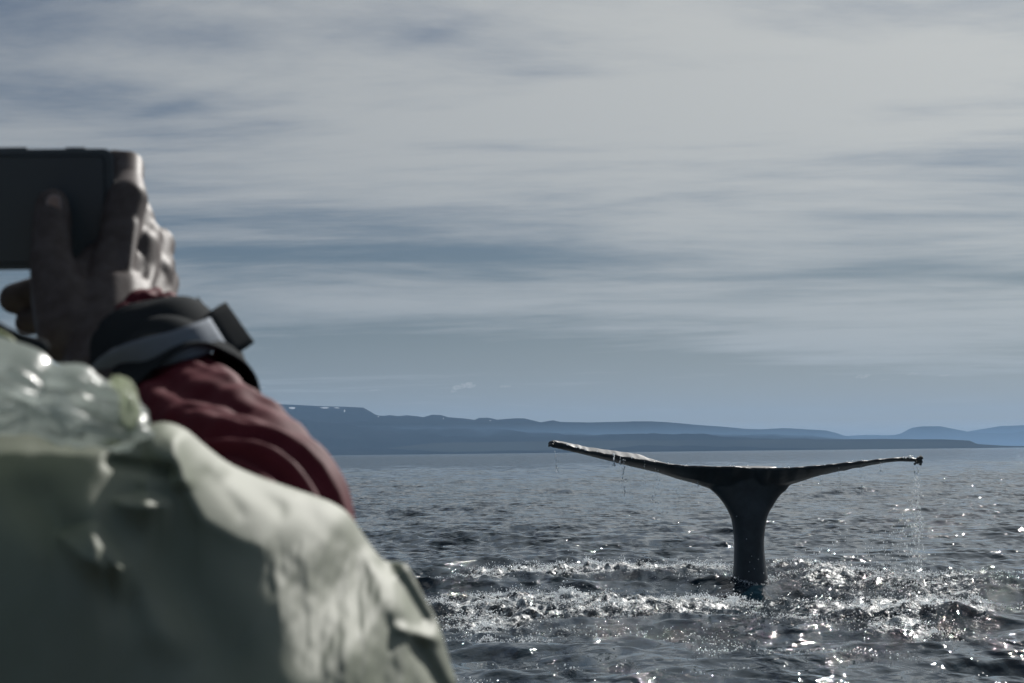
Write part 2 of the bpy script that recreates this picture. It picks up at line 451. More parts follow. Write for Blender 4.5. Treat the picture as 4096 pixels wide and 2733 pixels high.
R1 = [(-2600, 1700), (-1200, 1660), (0, 1650), (500, 1642), (987, 1628), (1040, 1625), (1100, 1618), (1117, 1617), (1168, 1619), (1262, 1623), (1390, 1627), (1450, 1630), (1479, 1646), (1511, 1666), (1555, 1660), (1590, 1664), (1623, 1660), (1667, 1664), (1690, 1668),
      (1725, 1658), (1761, 1660), (1790, 1669), (1850, 1673), (1895, 1679), (1913, 1671), (1949, 1670), (1985, 1678), (2057, 1672), (2094, 1673), (2130, 1682), (2159, 1689), (2209, 1681), (2238, 1687), (2347, 1689), (2564, 1685), (2602, 1685), (2670, 1688),
      (2772, 1698), (2907, 1708), (2975, 1715), (3050, 1716), (3125, 1712), (3247, 1718), (3301, 1722), (3335, 1730), (3376, 1743), (3430, 1760), (3600, 1780)]
R2 = [(2900, 1770), (3300, 1752), (3376, 1744), (3410, 1742), (3505, 1739), (3573, 1745), (3600, 1732), (3641, 1711), (3681, 1705), (3756, 1705), (3810, 1716), (3872, 1728), (3940, 1731), (4034, 1734), (4096, 1722), (4300, 1705), (4700, 1720), (6800, 1740)]
R3 = [(3500, 1770), (3800, 1738), (3885, 1722), (3994, 1705), (4096, 1700), (4400, 1696), (4800, 1715), (6800, 1720)]
RF = [(1100, 1819), (1363, 1806), (1443, 1796), (1551, 1791), (1660, 1778), (1732, 1770), (1913, 1767), (2202, 1765), (2500, 1761), (2907, 1759), (3315, 1756), (3600, 1755), (3790, 1757), (3872, 1762), (3912, 1780), (4096, 1784), (6800, 1740)]
R4 = [(2300, 1800), (2900, 1785), (3075, 1772), (3330, 1774), (3400, 1785), (3600, 1792)]
M_ROCK = land_material('mountain_rock', (.013, .018, .024), (.018, .022, .027), True)
M_MOOR = land_material('moorland', (.030, .038, .044), (.042, .050, .052))
SNOW = [(670, 937, 11, 2.2, .0), (742, 935, 16, 1.6, .05), (770, 937, 12, 1.4, .0), (791, 943, 4, 2.6, 1.0), (868, 956, 4, 2, 1.), (1018, 961, 4, 2, 1.), (1125, 966, 3, 1.5, 0)]
ridge('mountain_ridge', R1, 13000, 2500, 3600, M_ROCK, 31, 1.0, snow=SNOW, hi=3800, power=.9)
ridge('distant_hills', R2, 16500, 2000, 2600, M_ROCK, 41, .8, lo=2600)
ridge('far_hills', R3, 20500, 1500, 2200, M_ROCK, 51, .6, lo=3300)
ridge('coastal_land', RF, 10000, 700, 500, M_MOOR, 61, .5, lo=900)

# low mist lying between the coast and the mountains (wedge: thins out with height)
def volume_mat(name, col, dens, aniso=0.3):
    mt = bpy.data.materials.new(name); mt.use_nodes = True; nt = mt.node_tree; nt.nodes.clear()
    pv = nt.nodes.new('ShaderNodeVolumePrincipled'); pv.inputs['Color'].default_value = (*col, 1)
    pv.inputs['Density'].default_value = dens; pv.inputs['Anisotropy'].default_value = aniso
    o = nt.nodes.new('ShaderNodeOutputMaterial'); nt.links.new(pv.outputs[0], o.inputs['Volume'])
    return mt
HAZE_COL = (.42, .67, 1.0)
def prism(name, sec, x0, x1, mat, **kw):
    V = [(x0, yy, zz_) for yy, zz_ in sec] + [(x1, yy, zz_) for yy, zz_ in sec]; q = len(sec)
    F = [tuple(range(q)), tuple(range(2 * q - 1, q - 1, -1))] + [(i, i + q, (i + 1) % q + q, (i + 1) % q) for i in range(q)]
    me = bpy.data.meshes.new(name); me.from_pydata(V, [], F)
    bm = bmesh.new(); bm.from_mesh(me); bmesh.ops.recalc_face_normals(bm, faces=bm.faces); bm.to_mesh(me); bm.free()
    return link(name, me, mat, **kw)
M_MIST = volume_mat('mist_air', HAZE_COL, 4e-4, .0)
prism('valley_mist', [(10760, 1.0), (12900, 1.0), (11300, 170)], -22000, 22000, M_MIST, kind='stuff')
M_HAZE = volume_mat('haze_air', HAZE_COL, 3.3e-5, .0)
bm = bmesh.new(); bmesh.ops.create_cube(bm, size=1.0)
for v in bm.verts:
    v.co.x *= 48000; v.co.y = v.co.y * 48000; v.co.z = 480 if v.co.z > 0 else -3.5
me = bpy.data.meshes.new('haze'); bm.to_mesh(me); bm.free()
link('haze', me, M_HAZE, kind='stuff')

# ------------------------------------------------------------------ small fair-weather clouds, far beyond the haze
M_CLOUD = volume_mat('cloud_vapour', (1, 1, 1), 2.2e-3, .2)
CL = [(1062, 889, 36, 11, 'small ragged white cloud above the middle of the mountain ridge, largest of the low clouds', 9),
      (1160, 889, 15, 6, 'tiny round white cloud just right of the ragged cloud over the ridge', 4),
      (595, 891, 14, 5, 'faint tiny cloud close to the red sleeve above the flat-topped mountain', 4),
      (862, 895, 12, 3.5, 'faint thin cloud over the right end of the flat-topped mountain', 3),
      (1980, 864, 20, 7, 'small white cloud high above the right whale fluke', 5),
      (2096, 858, 15, 4, 'small flat white cloud above the low gap in the hills', 4),
      (2032, 871, 14, 3, 'thin low cloud sliver between the two right-hand clouds', 3),
      (2168, 862, 16, 3.5, 'flat white cloud above the rounded hill at right', 4)]
for ci, (cx, cy, sx, sy, lab, nb) in enumerate(CL):
    dd = 30000 + 700 * ci; s = 1.743 * dd / FPX; cen = Q(cx, cy, dd); parts = []
    g3 = np.random.default_rng(100 + ci)
    for b_ in range(nb):
        off = np.array([((b_ + .5) / nb * 2 - 1 + g3.uniform(-.15, .15)) * sx * s * .7, g3.uniform(-.5, .5) * sx * s * .5, 0])
        off[2] = g3.uniform(-.5, .6) * sy * s * .8 + (off[0] * .35 if ci == 0 else 0)
        rb = sy * s * g3.uniform(.35, .62)
        Vc, Fc = capsule(cen + off - [sx * s * 1.1 / nb, 0, 0], cen + off + [sx * s * 1.1 / nb, 0, rb * .1], rb, rb * .7, 12, 4)
        parts.append((Vc - cen, Fc))
    vs, fs, o_ = [], [], 0
    for Vc, Fc in parts:
        Vc = Vc + (Sines(10, sy * s * .3, sy * s * 1.2, 200 + ci, 3)(Vc) * sy * s * .10)[:, None] * np.array([1, .3, .8])
        vs += [tuple(v) for v in Vc]; fs += [tuple(int(i) + o_ for i in f) for f in Fc]; o_ += len(Vc)
    me = bpy.data.meshes.new('cloud'); me.from_pydata(vs, [], fs); me.update()
    o = link('cloud', me, M_CLOUD, label=lab, category='cloud', group='small low clouds above the hills'); o.location = cen

# ------------------------------------------------------------------ whale tail
WD = 28.4
def K(X, Y): return 2100 + X * .7234, 1650 + Y * .7234
def KP(X, Y, d): a, b = K(X, Y); return P(a, b, d)
top = [(128, 168), (150, 156), (180, 163), (235, 180), (335, 208), (490, 234), (590, 251), (725, 271), (790, 282), (895, 293), (1020, 296), (1150, 297), (1240, 302), (1340, 306), (1460, 303), (1640, 290), (1860, 267), (2000, 254), (2090, 248), (2150, 250), (2185, 262)]
bot = [(128, 184), (150, 198), (180, 203), (300, 231), (450, 271), (600, 311), (750, 346), (870, 386), (960, 410), (1030, 436), (1100, 440), (1240, 445), (1380, 440), (1450, 432), (1480, 421), (1600, 381), (1700, 346), (1850, 306), (2000, 283), (2090, 277), (2150, 278), (2185, 272)]
M_WHALE = material('wet_whale_skin', (.036, .040, .043), .45, .25, coat=.08, coat_r=.15, bump=(5, 6, .35, .02), var=((.055, .063, .070), 3., 6))
whale = empty('whale', 'dark wet whale tail with spread flukes raised upright out of the foaming water', 'whale', tuple(P(2998, 2344, WD)))
parts = []
xs = np.linspace(128, 2185, 110)
zt = np.interp(xs, [p[0] for p in top], [p[1] for p in top]) + 1.6 * np.sin(xs * .11) * np.sin(xs * .037 + 1) + rng.normal(size=len(xs)) * .9 + 4.5 * np.exp(-((xs - 1245) / 14) ** 2); zb = np.interp(xs, [p[0] for p in bot], [p[1] for p in bot])
rings = []
CX = 1245
for X_, a_, b_ in zip(xs, zt, zb):
    s = abs(X_ - CX) / (1060 if X_ > CX else 1117)
    s = min(s, 1.0)
    dT = WD - .42 + .12 * math.exp(-(s / .05) ** 2) + .28 * s ** 2 + .02 * math.sin(X_ * .07)
    chord = 1.05 * (1 - s ** 1.7) ** .8 + .10
    if s > .97: chord *= .7
    dL = dT + chord
    lift = (-.30 + .62 * s if X_ < CX else -.30 + .34 * s)
    lift = min(lift, .036) if X_ < CX else min(lift, -.01)
    lift *= min(1, (1 - s) * 6 + .15)
    pT = KP(X_, a_, dT); pB = KP(X_, b_, dT)
    thk = max(pT[2] - pB[2], .02)
    edge = min(.055, thk * .45)
    # section control points: (depth, height below the top line)
    zT = 0.0; zBm = -thk
    cp = [(dT, -edge * .5), (dT + .012, 0.0), (dT + .30 * chord, lift * .35 + .004), (dT + .7 * chord, lift * .8), (dL, lift - .02),
          (dT + .8 * chord, min(lift - .05, zBm * .75)), (dT + .5 * chord, zBm + .0), (dT + .22 * chord, zBm * .72 - .01), (dT + .02, -edge * 1.02)]
    cp = np.array(cp); loopc = np.vstack([cp, cp[:1]])
    # closed smooth resample
    ext = np.vstack([cp[-1:], cp, cp[:2]]); ring = []
    for q in range(len(cp)):
        p0, p1, p2, p3 = ext[q], ext[q + 1], ext[q + 2], ext[(q + 3) % len(ext)] if q + 3 < len(ext) else cp[1]
        for uu in (0, .5):
            ring.append(.5 * (2 * p1 + (p2 - p0) * uu + (2 * p0 - 5 * p1 + 4 * p2 - p3) * uu ** 2 + (3 * p1 - p0 - 3 * p2 + p3) * uu ** 3))
    rings.append([pT + (d - dT) * f_ + np.array([0, 0, 1.]) * hh for d, hh in ring])
parts.append(loft(np.array(rings)))
# tail stock
stock = [(300, 1085, 1395), (340, 1075, 1405), (380, 1040, 1440), (410, 1008, 1462), (432, 1030, 1448), (450, 1052, 1422), (480, 1080, 1397), (520, 1108, 1372), (550, 1124, 1352), (585, 1140, 1338), (640, 1150, 1328), (700, 1156, 1321), (760, 1157, 1322), (830, 1154, 1329), (900, 1150, 1341), (960, 1144, 1356), (1020, 1132, 1372), (1150, 1100, 1410), (1400, 1040, 1470), (1800, 960, 1560)]
rings = []
tv = np.linspace(0, 2 * math.pi, 28, endpoint=False)
for Y_, xl, xr in stock:
    c = KP((xl + xr) / 2, Y_, WD); hw = (xr - xl) / 2 * .7234 * WD / FPX
    dep = np.interp(Y_, [300, 430, 520, 700, 1000, 1800], [.22, .26, .27, .29, .40, .8])
    off = np.interp(Y_, [300, 430, 700], [.02, .06, .0])
    sh = np.abs(np.sin(tv)) ** .9 * np.sign(np.sin(tv))
    rings.append([c + r_ * hw * math.cos(q) + f_ * (off + dep * s_) for q, s_ in zip(tv, sh)])
parts.append(loft(np.array(rings)))
wm = union('tail', parts, .020, 6, .5)
for v in wm.vertices: v.co = v.co - Vector(whale.location)
link('tail', wm, M_WHALE, whale)
# barnacles on the fluke tips
M_BARN = material('barnacle_shell', (.10, .105, .10), .6, .4, bump=(60, 3, .5, .01), var=((.035, .04, .042), 14, 3))
def barnacle_mesh():
    prof = [(1.0, 0), (.86, .45), (.52, .95), (.34, 1.0), (.24, .7), (0.02, .6)]
    th_ = np.linspace(0, 2 * math.pi, 8, endpoint=False); rg = []
    for rad, hh in prof: rg.append([(rad * math.cos(t) * (1 + .12 * math.cos(4 * t)), rad * math.sin(t), hh) for t in th_])
    V_, F_ = loft(np.array(rg)); me = bpy.data.meshes.new('barnacle'); me.from_pydata([tuple(v) for v in V_], [], F_); me.materials.append(M_BARN); return me
bmesh_b = barnacle_mesh()
g4 = np.random.default_rng(9)
wl = Vector(whale.location)
for q in range(22):
    if q < 15:
        a_ = g4.uniform(-.6, 2 * math.pi - 3.0) ; X_ = 2168 + g4.uniform(-14, 20); Y_ = 263 + g4.uniform(-16, 20); d_ = WD - .20 + g4.uniform(-.06, .06); sz = g4.uniform(.018, .034)
    else:
        X_ = 142 + g4.uniform(-10, 18); Y_ = 172 + g4.uniform(-14, 22); d_ = WD - .18 + g4.uniform(-.04, .04); sz = g4.uniform(.014, .024)
    o = bpy.data.objects.new('barnacle', bmesh_b); C.objects.link(o); o.parent = whale
    cen = KP(2160 if q < 15 else 160, 264 if q < 15 else 178, WD - .16)
    p = KP(X_, Y_, d_); dirv = Vector(p - cen)
    o.location = Vector(p) - wl; o.rotation_euler = dirv.to_track_quat('Z', 'Y').to_euler(); o.scale = (sz, sz, sz * g4.uniform(1., 1.7))

# ------------------------------------------------------------------ drops
ICO_V = None
def drops(name, pts, rad, mat, stretch=None, **kw):
    bm = bmesh.new(); bmesh.ops.create_icosphere(bm, subdivisions=1, radius=1)
    iv = np.array([v.co[:] for v in bm.verts]); fi = np.array([[v.index for v in f.verts] for f in bm.faces]); bm.free()
    pts = np.asarray(pts); rad = np.asarray(rad); N_ = len(pts)
    sc = np.ones((N_, 1, 3)) if stretch is None else np.asarray(stretch)[:, None, :]
    V_ = pts[:, None, :] + iv[None] * rad[:, None, None] * sc
    F_ = fi[None] + (np.arange(N_) * len(iv))[:, None, None]
    return link(name, mesh_np(name, V_.reshape(-1, 3), F_.reshape(-1, 3)), mat, **kw)
def drop_material():
    mt = bpy.data.materials.new('water_drop'); mt.use_nodes = True; t = NT(mt.node_tree); b = t.N['Principled BSDF']
    b.inputs['Base Color'].default_value = (.92, .94, .95, 1); b.inputs['Roughness'].default_value = .2
    tr = t.N.new('ShaderNodeBsdfTranslucent'); tr.inputs['Color'].default_value = (.9, .93, .95, 1)
    mx = t.N.new('ShaderNodeMixShader'); mx.inputs[0].default_value = .80
    t.L.new(b.outputs[0], mx.inputs[1]); t.L.new(tr.outputs[0], mx.inputs[2]); t.L.new(mx.outputs[0], t.N['Material Output'].inputs['Surface'])
    return mt
M_DROP = drop_material()
pts, rad, strc = [], [], []
g5 = np.random.default_rng(77)
# water streaming off the trailing edge
def strand(X_, y0, y1, nn, spread, r0, r1, lean=0.):
    r0 *= 1.05; r1 *= 1.05
    for _ in range(int(nn * 1.5)):
        t_ = g5.uniform() ** .8; xx = X_ + g5.normal() * spread * (.35 + t_) + lean * t_; yy = y0 + (y1 - y0) * t_
        pts.append(KP(xx, yy, WD - .35 + g5.normal() * .06)); rr_ = g5.uniform(r0, r1); rad.append(rr_); strc.append((.8, .8, g5.uniform(1, 2.6)))
strand(165, 200, 330, 18, 5, .003, .007, 15)
strand(492, 240, 300, 20, 3, .003, .008); strand(545, 255, 470, 40, 12, .003, .008); strand(525, 240, 300, 14, 4, .003, .007); strand(660, 270, 420, 12, 6, .003, .006)
strand(730, 290, 560, 30, 22, .003, .007); strand(955, 380, 420, 6, 3, .003, .007); strand(830, 380, 620, 14, 26, .003, .006)
strand(1735, 300, 440, 16, 8, .003, .006); strand(1860, 280, 470, 18, 7, .003, .006); strand(1965, 275, 340, 12, 6, .003, .006); strand(1640, 340, 460, 10, 8, .003, .006)
strand(2150, 290, 900, 150, 22, .003, .009, 20); strand(2170, 300, 700, 60, 12, .003, .009, 15); strand(2100, 560, 900, 90, 70, .003, .008); strand(1960, 650, 920, 50, 90, .003, .007)
strand(1700, 600, 800, 14, 120, .003, .006)
N_STRAND = len(pts)
for X_, Y_ in [(1170, 575), (1225, 700), (1253, 795), (1268, 865), (1243, 828), (1320, 888), (1290, 812), (1238, 880)]:
    pts.append(KP(X_, Y_, WD - .36)); rad.append(.007); strc.append((1, 1, 1))
drops('falling_drops', pts, rad, M_DROP, strc, kind='stuff', label='fine strings of water falling from the whale flukes', category='spray')
# beads along the edge
pts, rad, strc = [], [], []
for X_, Y_, r0 in [(235, 178, .014), (285, 193, .010), (305, 200, .010), (335, 208, .014), (400, 216, .010), (455, 226, .007), (490, 233, .018), (592, 250, .013), (724, 270, .011), (790, 281, .013), (865, 290, .009), (893, 292, .010), (1135, 296, .012), (1156, 297, .012), (1232, 294, .008),
                  (1458, 303, .015), (1658, 290, .008), (1780, 272, .008), (1812, 269, .009), (1862, 266, .014), (2092, 249, .014), (2128, 246, .030), (2106, 252, .013), (2142, 243, .016)]:
    s = abs(X_ - CX) / (1060 if X_ > CX else 1117)
    dT = WD - .42 + .12 * math.exp(-(s / .05) ** 2) + .28 * s ** 2
    for q in range(2):
        pts.append(KP(X_ + g5.uniform(-3, 3) * q, Y_ + g5.uniform(-1, 3) * q, dT - .004)); rad.append(r0 * (.95 if q == 0 else .6)); strc.append((1.2, .8, .9))
drops('edge_beads', pts, rad, M_DROP, strc, kind='stuff', label='bright beads of water along the upper edge of the whale flukes', category='spray')
# spray and bubbles over the churned patch
pts, rad = [], []
idx = np.flatnonzero(foam.ravel() > .12)
area = (RR * np.radians(39 / 930) * DR).ravel()[idx]
patch = Sines(26, .3, 2.2, 91)(XY.reshape(-1, 2)[idx] * np.array([.8, 1.]))
pw = foam.ravel()[idx] ** 1.5 * area * np.exp(.95 * patch + .9 * lump.ravel()[idx]); pw /= pw.sum()
sel = g5.choice(idx, 31000, p=pw)
for s_ in range(1):
    base = V[sel]; jit = np.stack([g5.normal(size=len(sel)) * .02, g5.normal(size=len(sel)) * .05, 0 * sel], -1)
    up = np.abs(g5.normal(size=len(sel))) * .022 * foam.ravel()[sel]; up[g5.uniform(size=len(sel)) < .04] *= 4
    pp = base + jit; pp[:, 2] += up + .004
    rad = np.clip(np.exp(g5.normal(math.log(.0048), .42, size=len(sel))), .0022, .0105)
ring_a = g5.uniform(0, 2 * math.pi, 700); ring_r = np.abs(g5.normal(size=700)) * .10
bc_ = KP(1245, 905, WD); bx_ = bc_[0] + (.235 + ring_r) * np.cos(ring_a); by_ = bc_[1] + .04 + (.34 + ring_r) * np.sin(ring_a)
pp = np.vstack([pp, np.stack([bx_, by_, np.array([sea_z(a, b) for a, b in zip(bx_, by_)]) + np.abs(g5.normal(size=700)) * .02], -1)]); rad = np.r_[rad, np.exp(g5.normal(math.log(.005), .4, size=700))]
drops('spray', pp, rad, M_DROP, kind='stuff', label='glittering spray and bubbles thrown up around the whale tail', category='spray')

# ------------------------------------------------------------------ person
def cl(p): return tuple(float(a) for a in p)
person = empty('person', 'person seen from behind in pale green rain cape and red jacket, holding up a phone', 'person', (-.38, .95, .45))
PL = Vector(person.location)
def pl(name, me, mat, **kw):
    o = link(name, me, mat, **kw); keep(person, o); return o
M_SKIN = material('skin', (.100, .084, .080), .55, .15, var=((.070, .054, .050), 90, 4), bump=(700, 3, .22, .0006))
M_NAIL = material('nail', (.26, .19, .17), .2, .5, coat=.6)
M_PHONE = material('phone_case', (.062, .074, .082), .6, .5, bump=(600, 2, .15, .001))
M_SCREEN = material('phone_screen', (.058, .070, .078), .45, .5)
M_RED = material('red_shell_fabric', (.110, .017, .026), .7, .12, bump=(340, 4, .15, .0006), var=((.090, .013, .020), 30, 3))
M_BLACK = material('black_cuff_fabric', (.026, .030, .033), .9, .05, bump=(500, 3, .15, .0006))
M_GREY = material('grey_strap', (.17, .20, .24), .8, .15, bump=(700, 3, .35, .001), var=((.19, .22, .26), 60, 3))
M_CAPE = material('pale_green_fabric', (.235, .252, .200), .62, .2, bump=(260, 4, .12, .0008), var=((.215, .238, .180), 18, 3))
M_PLASTIC = material('clear_wet_plastic', (.34, .38, .35), .34, .5, coat=.4, coat_r=.10, bump=(45, 4, .6, .004), var=((.20, .24, .22), 30, 4))
_t = NT(M_PLASTIC.node_tree); _tr = _t.N.new('ShaderNodeBsdfTranslucent'); _tr.inputs['Color'].default_value = (.68, .73, .70, 1)
_tp = _t.N.new('ShaderNodeBsdfTransparent'); _tp.inputs['Color'].default_value = (.92, .94, .93, 1)
_mx = _t.N.new('ShaderNodeMixShader'); _mx.inputs[0].default_value = .66; _t.L.new(_t.N['Principled BSDF'].outputs[0], _mx.inputs[1]); _t.L.new(_tr.outputs[0], _mx.inputs[2])
_my = _t.N.new('ShaderNodeMixShader'); _fc = _t.ramp(_t.noise(_t.N.new('ShaderNodeTexCoord').outputs['Object'], 45, 3, .6), .35, .65, .06, .28)
_t.L.new(_fc, _my.inputs[0]); _t.L.new(_mx.outputs[0], _my.inputs[1]); _t.L.new(_tp.outputs[0], _my.inputs[2]); _t.L.new(_my.outputs[0], _t.N['Material Output'].inputs['Surface'])
M_LIME = material('lime_piping', (.16, .20, .07), .5, .4)
M_HAIR = material('hair', (.05, .035, .025), .6, .4, bump=(120, 5, 1.0, .01), var=((.03, .02, .015), 70, 4))
M_TROUSER = material('waterproof_trousers', (.05, .055, .06), .6, .4)
M_BOOT = material('boot_rubber', (.03, .03, .03), .5, .4)

# right hand: joints as (x, y on the 2350 px copy, distance, radius m)
def chain(pts_):
    out = []
    for a, b in zip(pts_[:-1], pts_[1:]):
        out.append(capsule(Q(a[0], a[1], a[2]), Q(b[0], b[1], b[2]), a[3], b[3], 16, 6))
    return out
hand = []
wrist = (262, 800, 1.235, .030)
hand += chain([(250, 860, 1.215, .028), (262, 790, 1.235, .029), (258, 720, 1.262, .030)])
mcp = dict(index=(291, 458, 1.306, .0142), middle=(314, 505, 1.332, .0125), ring=(361, 562, 1.340, .0124), little=(373, 648, 1.332, .0116))
base_ = dict(index=(232, 700, 1.252, .0165), middle=(268, 705, 1.264, .0170), ring=(305, 712, 1.275, .0165), little=(335, 718, 1.278, .0140))
for k_ in mcp:
    b_, m_ = base_[k_], mcp[k_]; md_ = tuple((p + q) / 2 for p, q in zip(b_, m_)); hand += chain([b_, (md_[0], md_[1], md_[2] + .002, min(b_[3], m_[3]) * (.86 if k_ == 'index' else 1.22)), m_])
# web of the palm between the metacarpals
hand += chain([(250, 640, 1.275, .0145), (272, 540, 1.294, .0115)])
hand += chain([(300, 660, 1.290, .018), (315, 570, 1.305, .015)])
hand += chain([(335, 690, 1.300, .015), (352, 630, 1.312, .014)])
hand += chain([(180, 735, 1.248, .022), (186, 655, 1.268, .015), (222, 592, 1.290, .010)])      # ball of the thumb and first web
hand += chain([(165, 760, 1.235, .022), (140, 680, 1.248, .019), (118, 600, 1.258, .0140)])
hand += chain([(250, 715, 1.256, .0165), (284, 610, 1.284, .0130)])
hand += chain([(288, 706, 1.268, .0155), (332, 545, 1.326, .0125)])
hand += chain([(320, 714, 1.276, .0145), (362, 610, 1.326, .0120)])
# two tendons
for a, b in (((285, 660, 1.250), (300, 520, 1.288)), ((325, 690, 1.256), (350, 590, 1.308))):
    hand.append(capsule(Q(*a), Q(*b), .0045, .0062, 10, 4))
hand += chain([mcp['index'], (296, 420, 1.330, .0100), (295, 382, 1.352, .0108), (262, 374, 1.354, .0092), (190, 392, 1.345, .0078)])
hand += chain([mcp['middle'], (300, 455, 1.352, .0100), (230, 470, 1.358, .0088), (150, 500, 1.352, .0080)])
hand += chain([mcp['ring'], (345, 590, 1.358, .0100), (190, 652, 1.362, .0112), (74, 676, 1.356, .0116), (34, 686, 1.352, .0108)])
hand += chain([mcp['little'], (330, 690, 1.350, .0090), (200, 728, 1.352, .0092), (110, 738, 1.348, .0090), (62, 741, 1.346, .0084)])
hand += chain([(118, 600, 1.258, .0135), (118, 540, 1.272, .0128), (120, 500, 1.280, .0125), (120, 472, 1.284, .0112)])
hm = union('hand', hand, .0017, 9, .5)
# left hand mirrored roughly, holding the other end of the phone
ML = []
def lp(x_, y_, d_, r0): return (-320 - x_, y_, d_ + .0, r0)
for pts_ in ([(250, 860, 1.215, .028), (262, 790, 1.235, .029), (258, 720, 1.262, .030)], [base_['index'], mcp['index']], [base_['middle'], mcp['middle']], [base_['ring'], mcp['ring']], [base_['little'], mcp['little']],
             [(250, 640, 1.275, .017), (270, 540, 1.292, .015)], [(300, 660, 1.290, .018), (315, 570, 1.305, .015)], [(180, 720, 1.245, .024), (205, 620, 1.262, .022), (235, 560, 1.280, .016)],
             [(165, 760, 1.235, .022), (140, 680, 1.248, .019), (118, 600, 1.258, .0140)],
             [mcp['index'], (296, 420, 1.330, .0100), (295, 382, 1.352, .0108), (262, 374, 1.354, .0092), (190, 392, 1.345, .0078)], [mcp['middle'], (300, 455, 1.352, .0100), (230, 470, 1.358, .0088), (150, 500, 1.352, .0080)],
             [mcp['ring'], (345, 590, 1.358, .0098), (190, 600, 1.362, .0088)], [mcp['little'], (330, 680, 1.350, .0090), (250, 690, 1.352, .0080)],
             [(118, 600, 1.258, .0135), (118, 540, 1.272, .0128), (120, 500, 1.280, .0125), (120, 472, 1.284, .0112)]):
    ML += chain([lp(*q) for q in pts_])
lm = union('lh', ML, .0024, 5, .5)
# head, neck, trunk, arms under the clothes
bd = []
sh_r = (-.20, .95, 1.86); sh_l = (-.56, .95, 1.84)
elb_r = Q(560, 1230, 1.05); wr_r = Q(262, 800, 1.235)
elb_l = np.array([-.60, 1.06, 1.80]); wr_l = Q(-582, 800, 1.235)
bd += [capsule((-.38, .97, 1.45), (-.38, .97, 1.75), .10, .11), capsule((-.38, .95, 1.84), (-.38, .95, 2.0), .06, .055), capsule((-.31, .97, 1.80), (-.45, .97, 1.80), .08, .08),
       capsule((-.38, .96, 1.25), (-.38, .93, 1.45), .12, .105),
       capsule((-.38, .975, 2.07), (-.38, .955, 2.13), .074, .088), capsule((-.38, 1.01, 2.03), (-.38, 1.0, 2.06), .052, .06),
       capsule((-.38, 1.045, 2.075), (-.38, 1.062, 2.055), .010, .013), capsule((-.462, .965, 2.06), (-.462, .97, 2.09), .012, .014), capsule((-.298, .965, 2.06), (-.298, .97, 2.09), .012, .014)]
bd += [capsule(sh_r, elb_r, .048, .040), capsule(elb_r, wr_r, .040, .028), capsule(sh_l, elb_l, .048, .040), capsule(elb_l, wr_l, .040, .028)]
bm_ = union('bd', bd, .011, 4, .5)
allv, allf, o_ = [], [], 0
for mm in (hm, lm, bm_):
    allv += [v.co[:] for v in mm.vertices]; allf += [[i + o_ for i in p.vertices] for p in mm.polygons]; o_ += len(mm.vertices)
me = bpy.data.meshes.new('body'); me.from_pydata([tuple(Vector(v) - PL) for v in allv], [], allf)
for p in me.polygons: p.use_smooth = True
body = link('body', me, M_SKIN, person)
# thumbnail
V_, F_ = [], []
nc_ = Q(124, 470, 1.2715)
for i in range(9):
    for j in range(7):
        ci_, cj_ = i / 4 - 1, j / 3 - 1; a = .0066 * ci_ * math.sqrt(1 - .42 * cj_ * cj_); b = .0052 * cj_ * math.sqrt(1 - .42 * ci_ * ci_)
        V_.append(nc_ + u_ * a + r_ * b - f_ * (.0012 - 18 * b * b - 14 * a * a))
nm = mesh_np('nail', np.array(V_), grid_faces(9, 7)); no = pl('nail', nm, M_NAIL); sm = no.modifiers.new('s', 'SOLIDIFY'); sm.thickness = .0006
# hair cap, off to the left of the picture
hp = [capsule((-.38 + .085 * math.cos(a), .945 + .085 * math.sin(a), 2.16), (-.38 + .092 * math.cos(a), .93 + .085 * math.sin(a), 1.99 - .02 * math.cos(5 * a)), .012, .007, 8, 3) for a in np.linspace(R(170), R(370), 34)]
hp += [capsule((-.38, .945, 2.10), (-.38, .94, 2.15), .090, .088), capsule((-.38, .90, 2.02), (-.38, .91, 2.08), .07, .085)]
pl('hair', union('hair', hp, .005, 2), M_HAIR)

# phone (held by the person, so a thing of its own)
phone = empty('phone', 'large black phone held up sideways in front of the sky', 'phone', cl(Q(-40, 480, 1.307)))
def slab(name, x0, y0, x1, y1, d0, d1, rad_px, mat, parent, skew=0.0, n=7):
    """rounded slab between two depths; corners in 2350 px copy units"""
    out = []
    for cx, cy, a0 in ((x1 - rad_px, y0 + rad_px, 0), (x0 + rad_px, y0 + rad_px, 90), (x0 + rad_px, y1 - rad_px, 180), (x1 - rad_px, y1 - rad_px, 270)):
        for q in range(n):
            a = R(a0 + 90 * q / (n - 1)); out.append((cx + rad_px * math.cos(a), cy - rad_px * math.sin(a)))
    rg = []; e = min(rad_px * .18, 4)
    cxm, cym = (x0 + x1) / 2, (y0 + y1) / 2
    for d, ins in ((d0, e), (d0 + .0012, 0), (d1 - .0012, 0), (d1, e)):
        rg.append([Q(px_ - np.sign(px_ - cxm) * ins, py_ - np.sign(py_ - cym) * ins + skew * (px_ - x1), d) - np.array(parent.location) for px_, py_ in out])
    V_, F_ = loft(np.array(rg)); me = bpy.data.meshes.new(name); me.from_pydata([tuple(v) for v in V_], [], F_)
    bm = bmesh.new(); bm.from_mesh(me); bmesh.ops.recalc_face_normals(bm, faces=bm.faces); bm.to_mesh(me); bm.free()
    return link(name, me, mat, parent)
slab('case', -330, 341, 262, 618, 1.300, 1.3125, 26, M_PHONE, phone, skew=-.008)
slab('screen', -312, 357, 240, 602, 1.2990, 1.3000, 14, M_SCREEN, phone, skew=-.008)
slab('side_button', 150, 338, 196, 344, 1.303, 1.309, 2, M_PHONE, phone, skew=-.008)
slab('side_button', -20, 338, 62, 345, 1.303, 1.309, 2, M_PHONE, phone, skew=-.008)

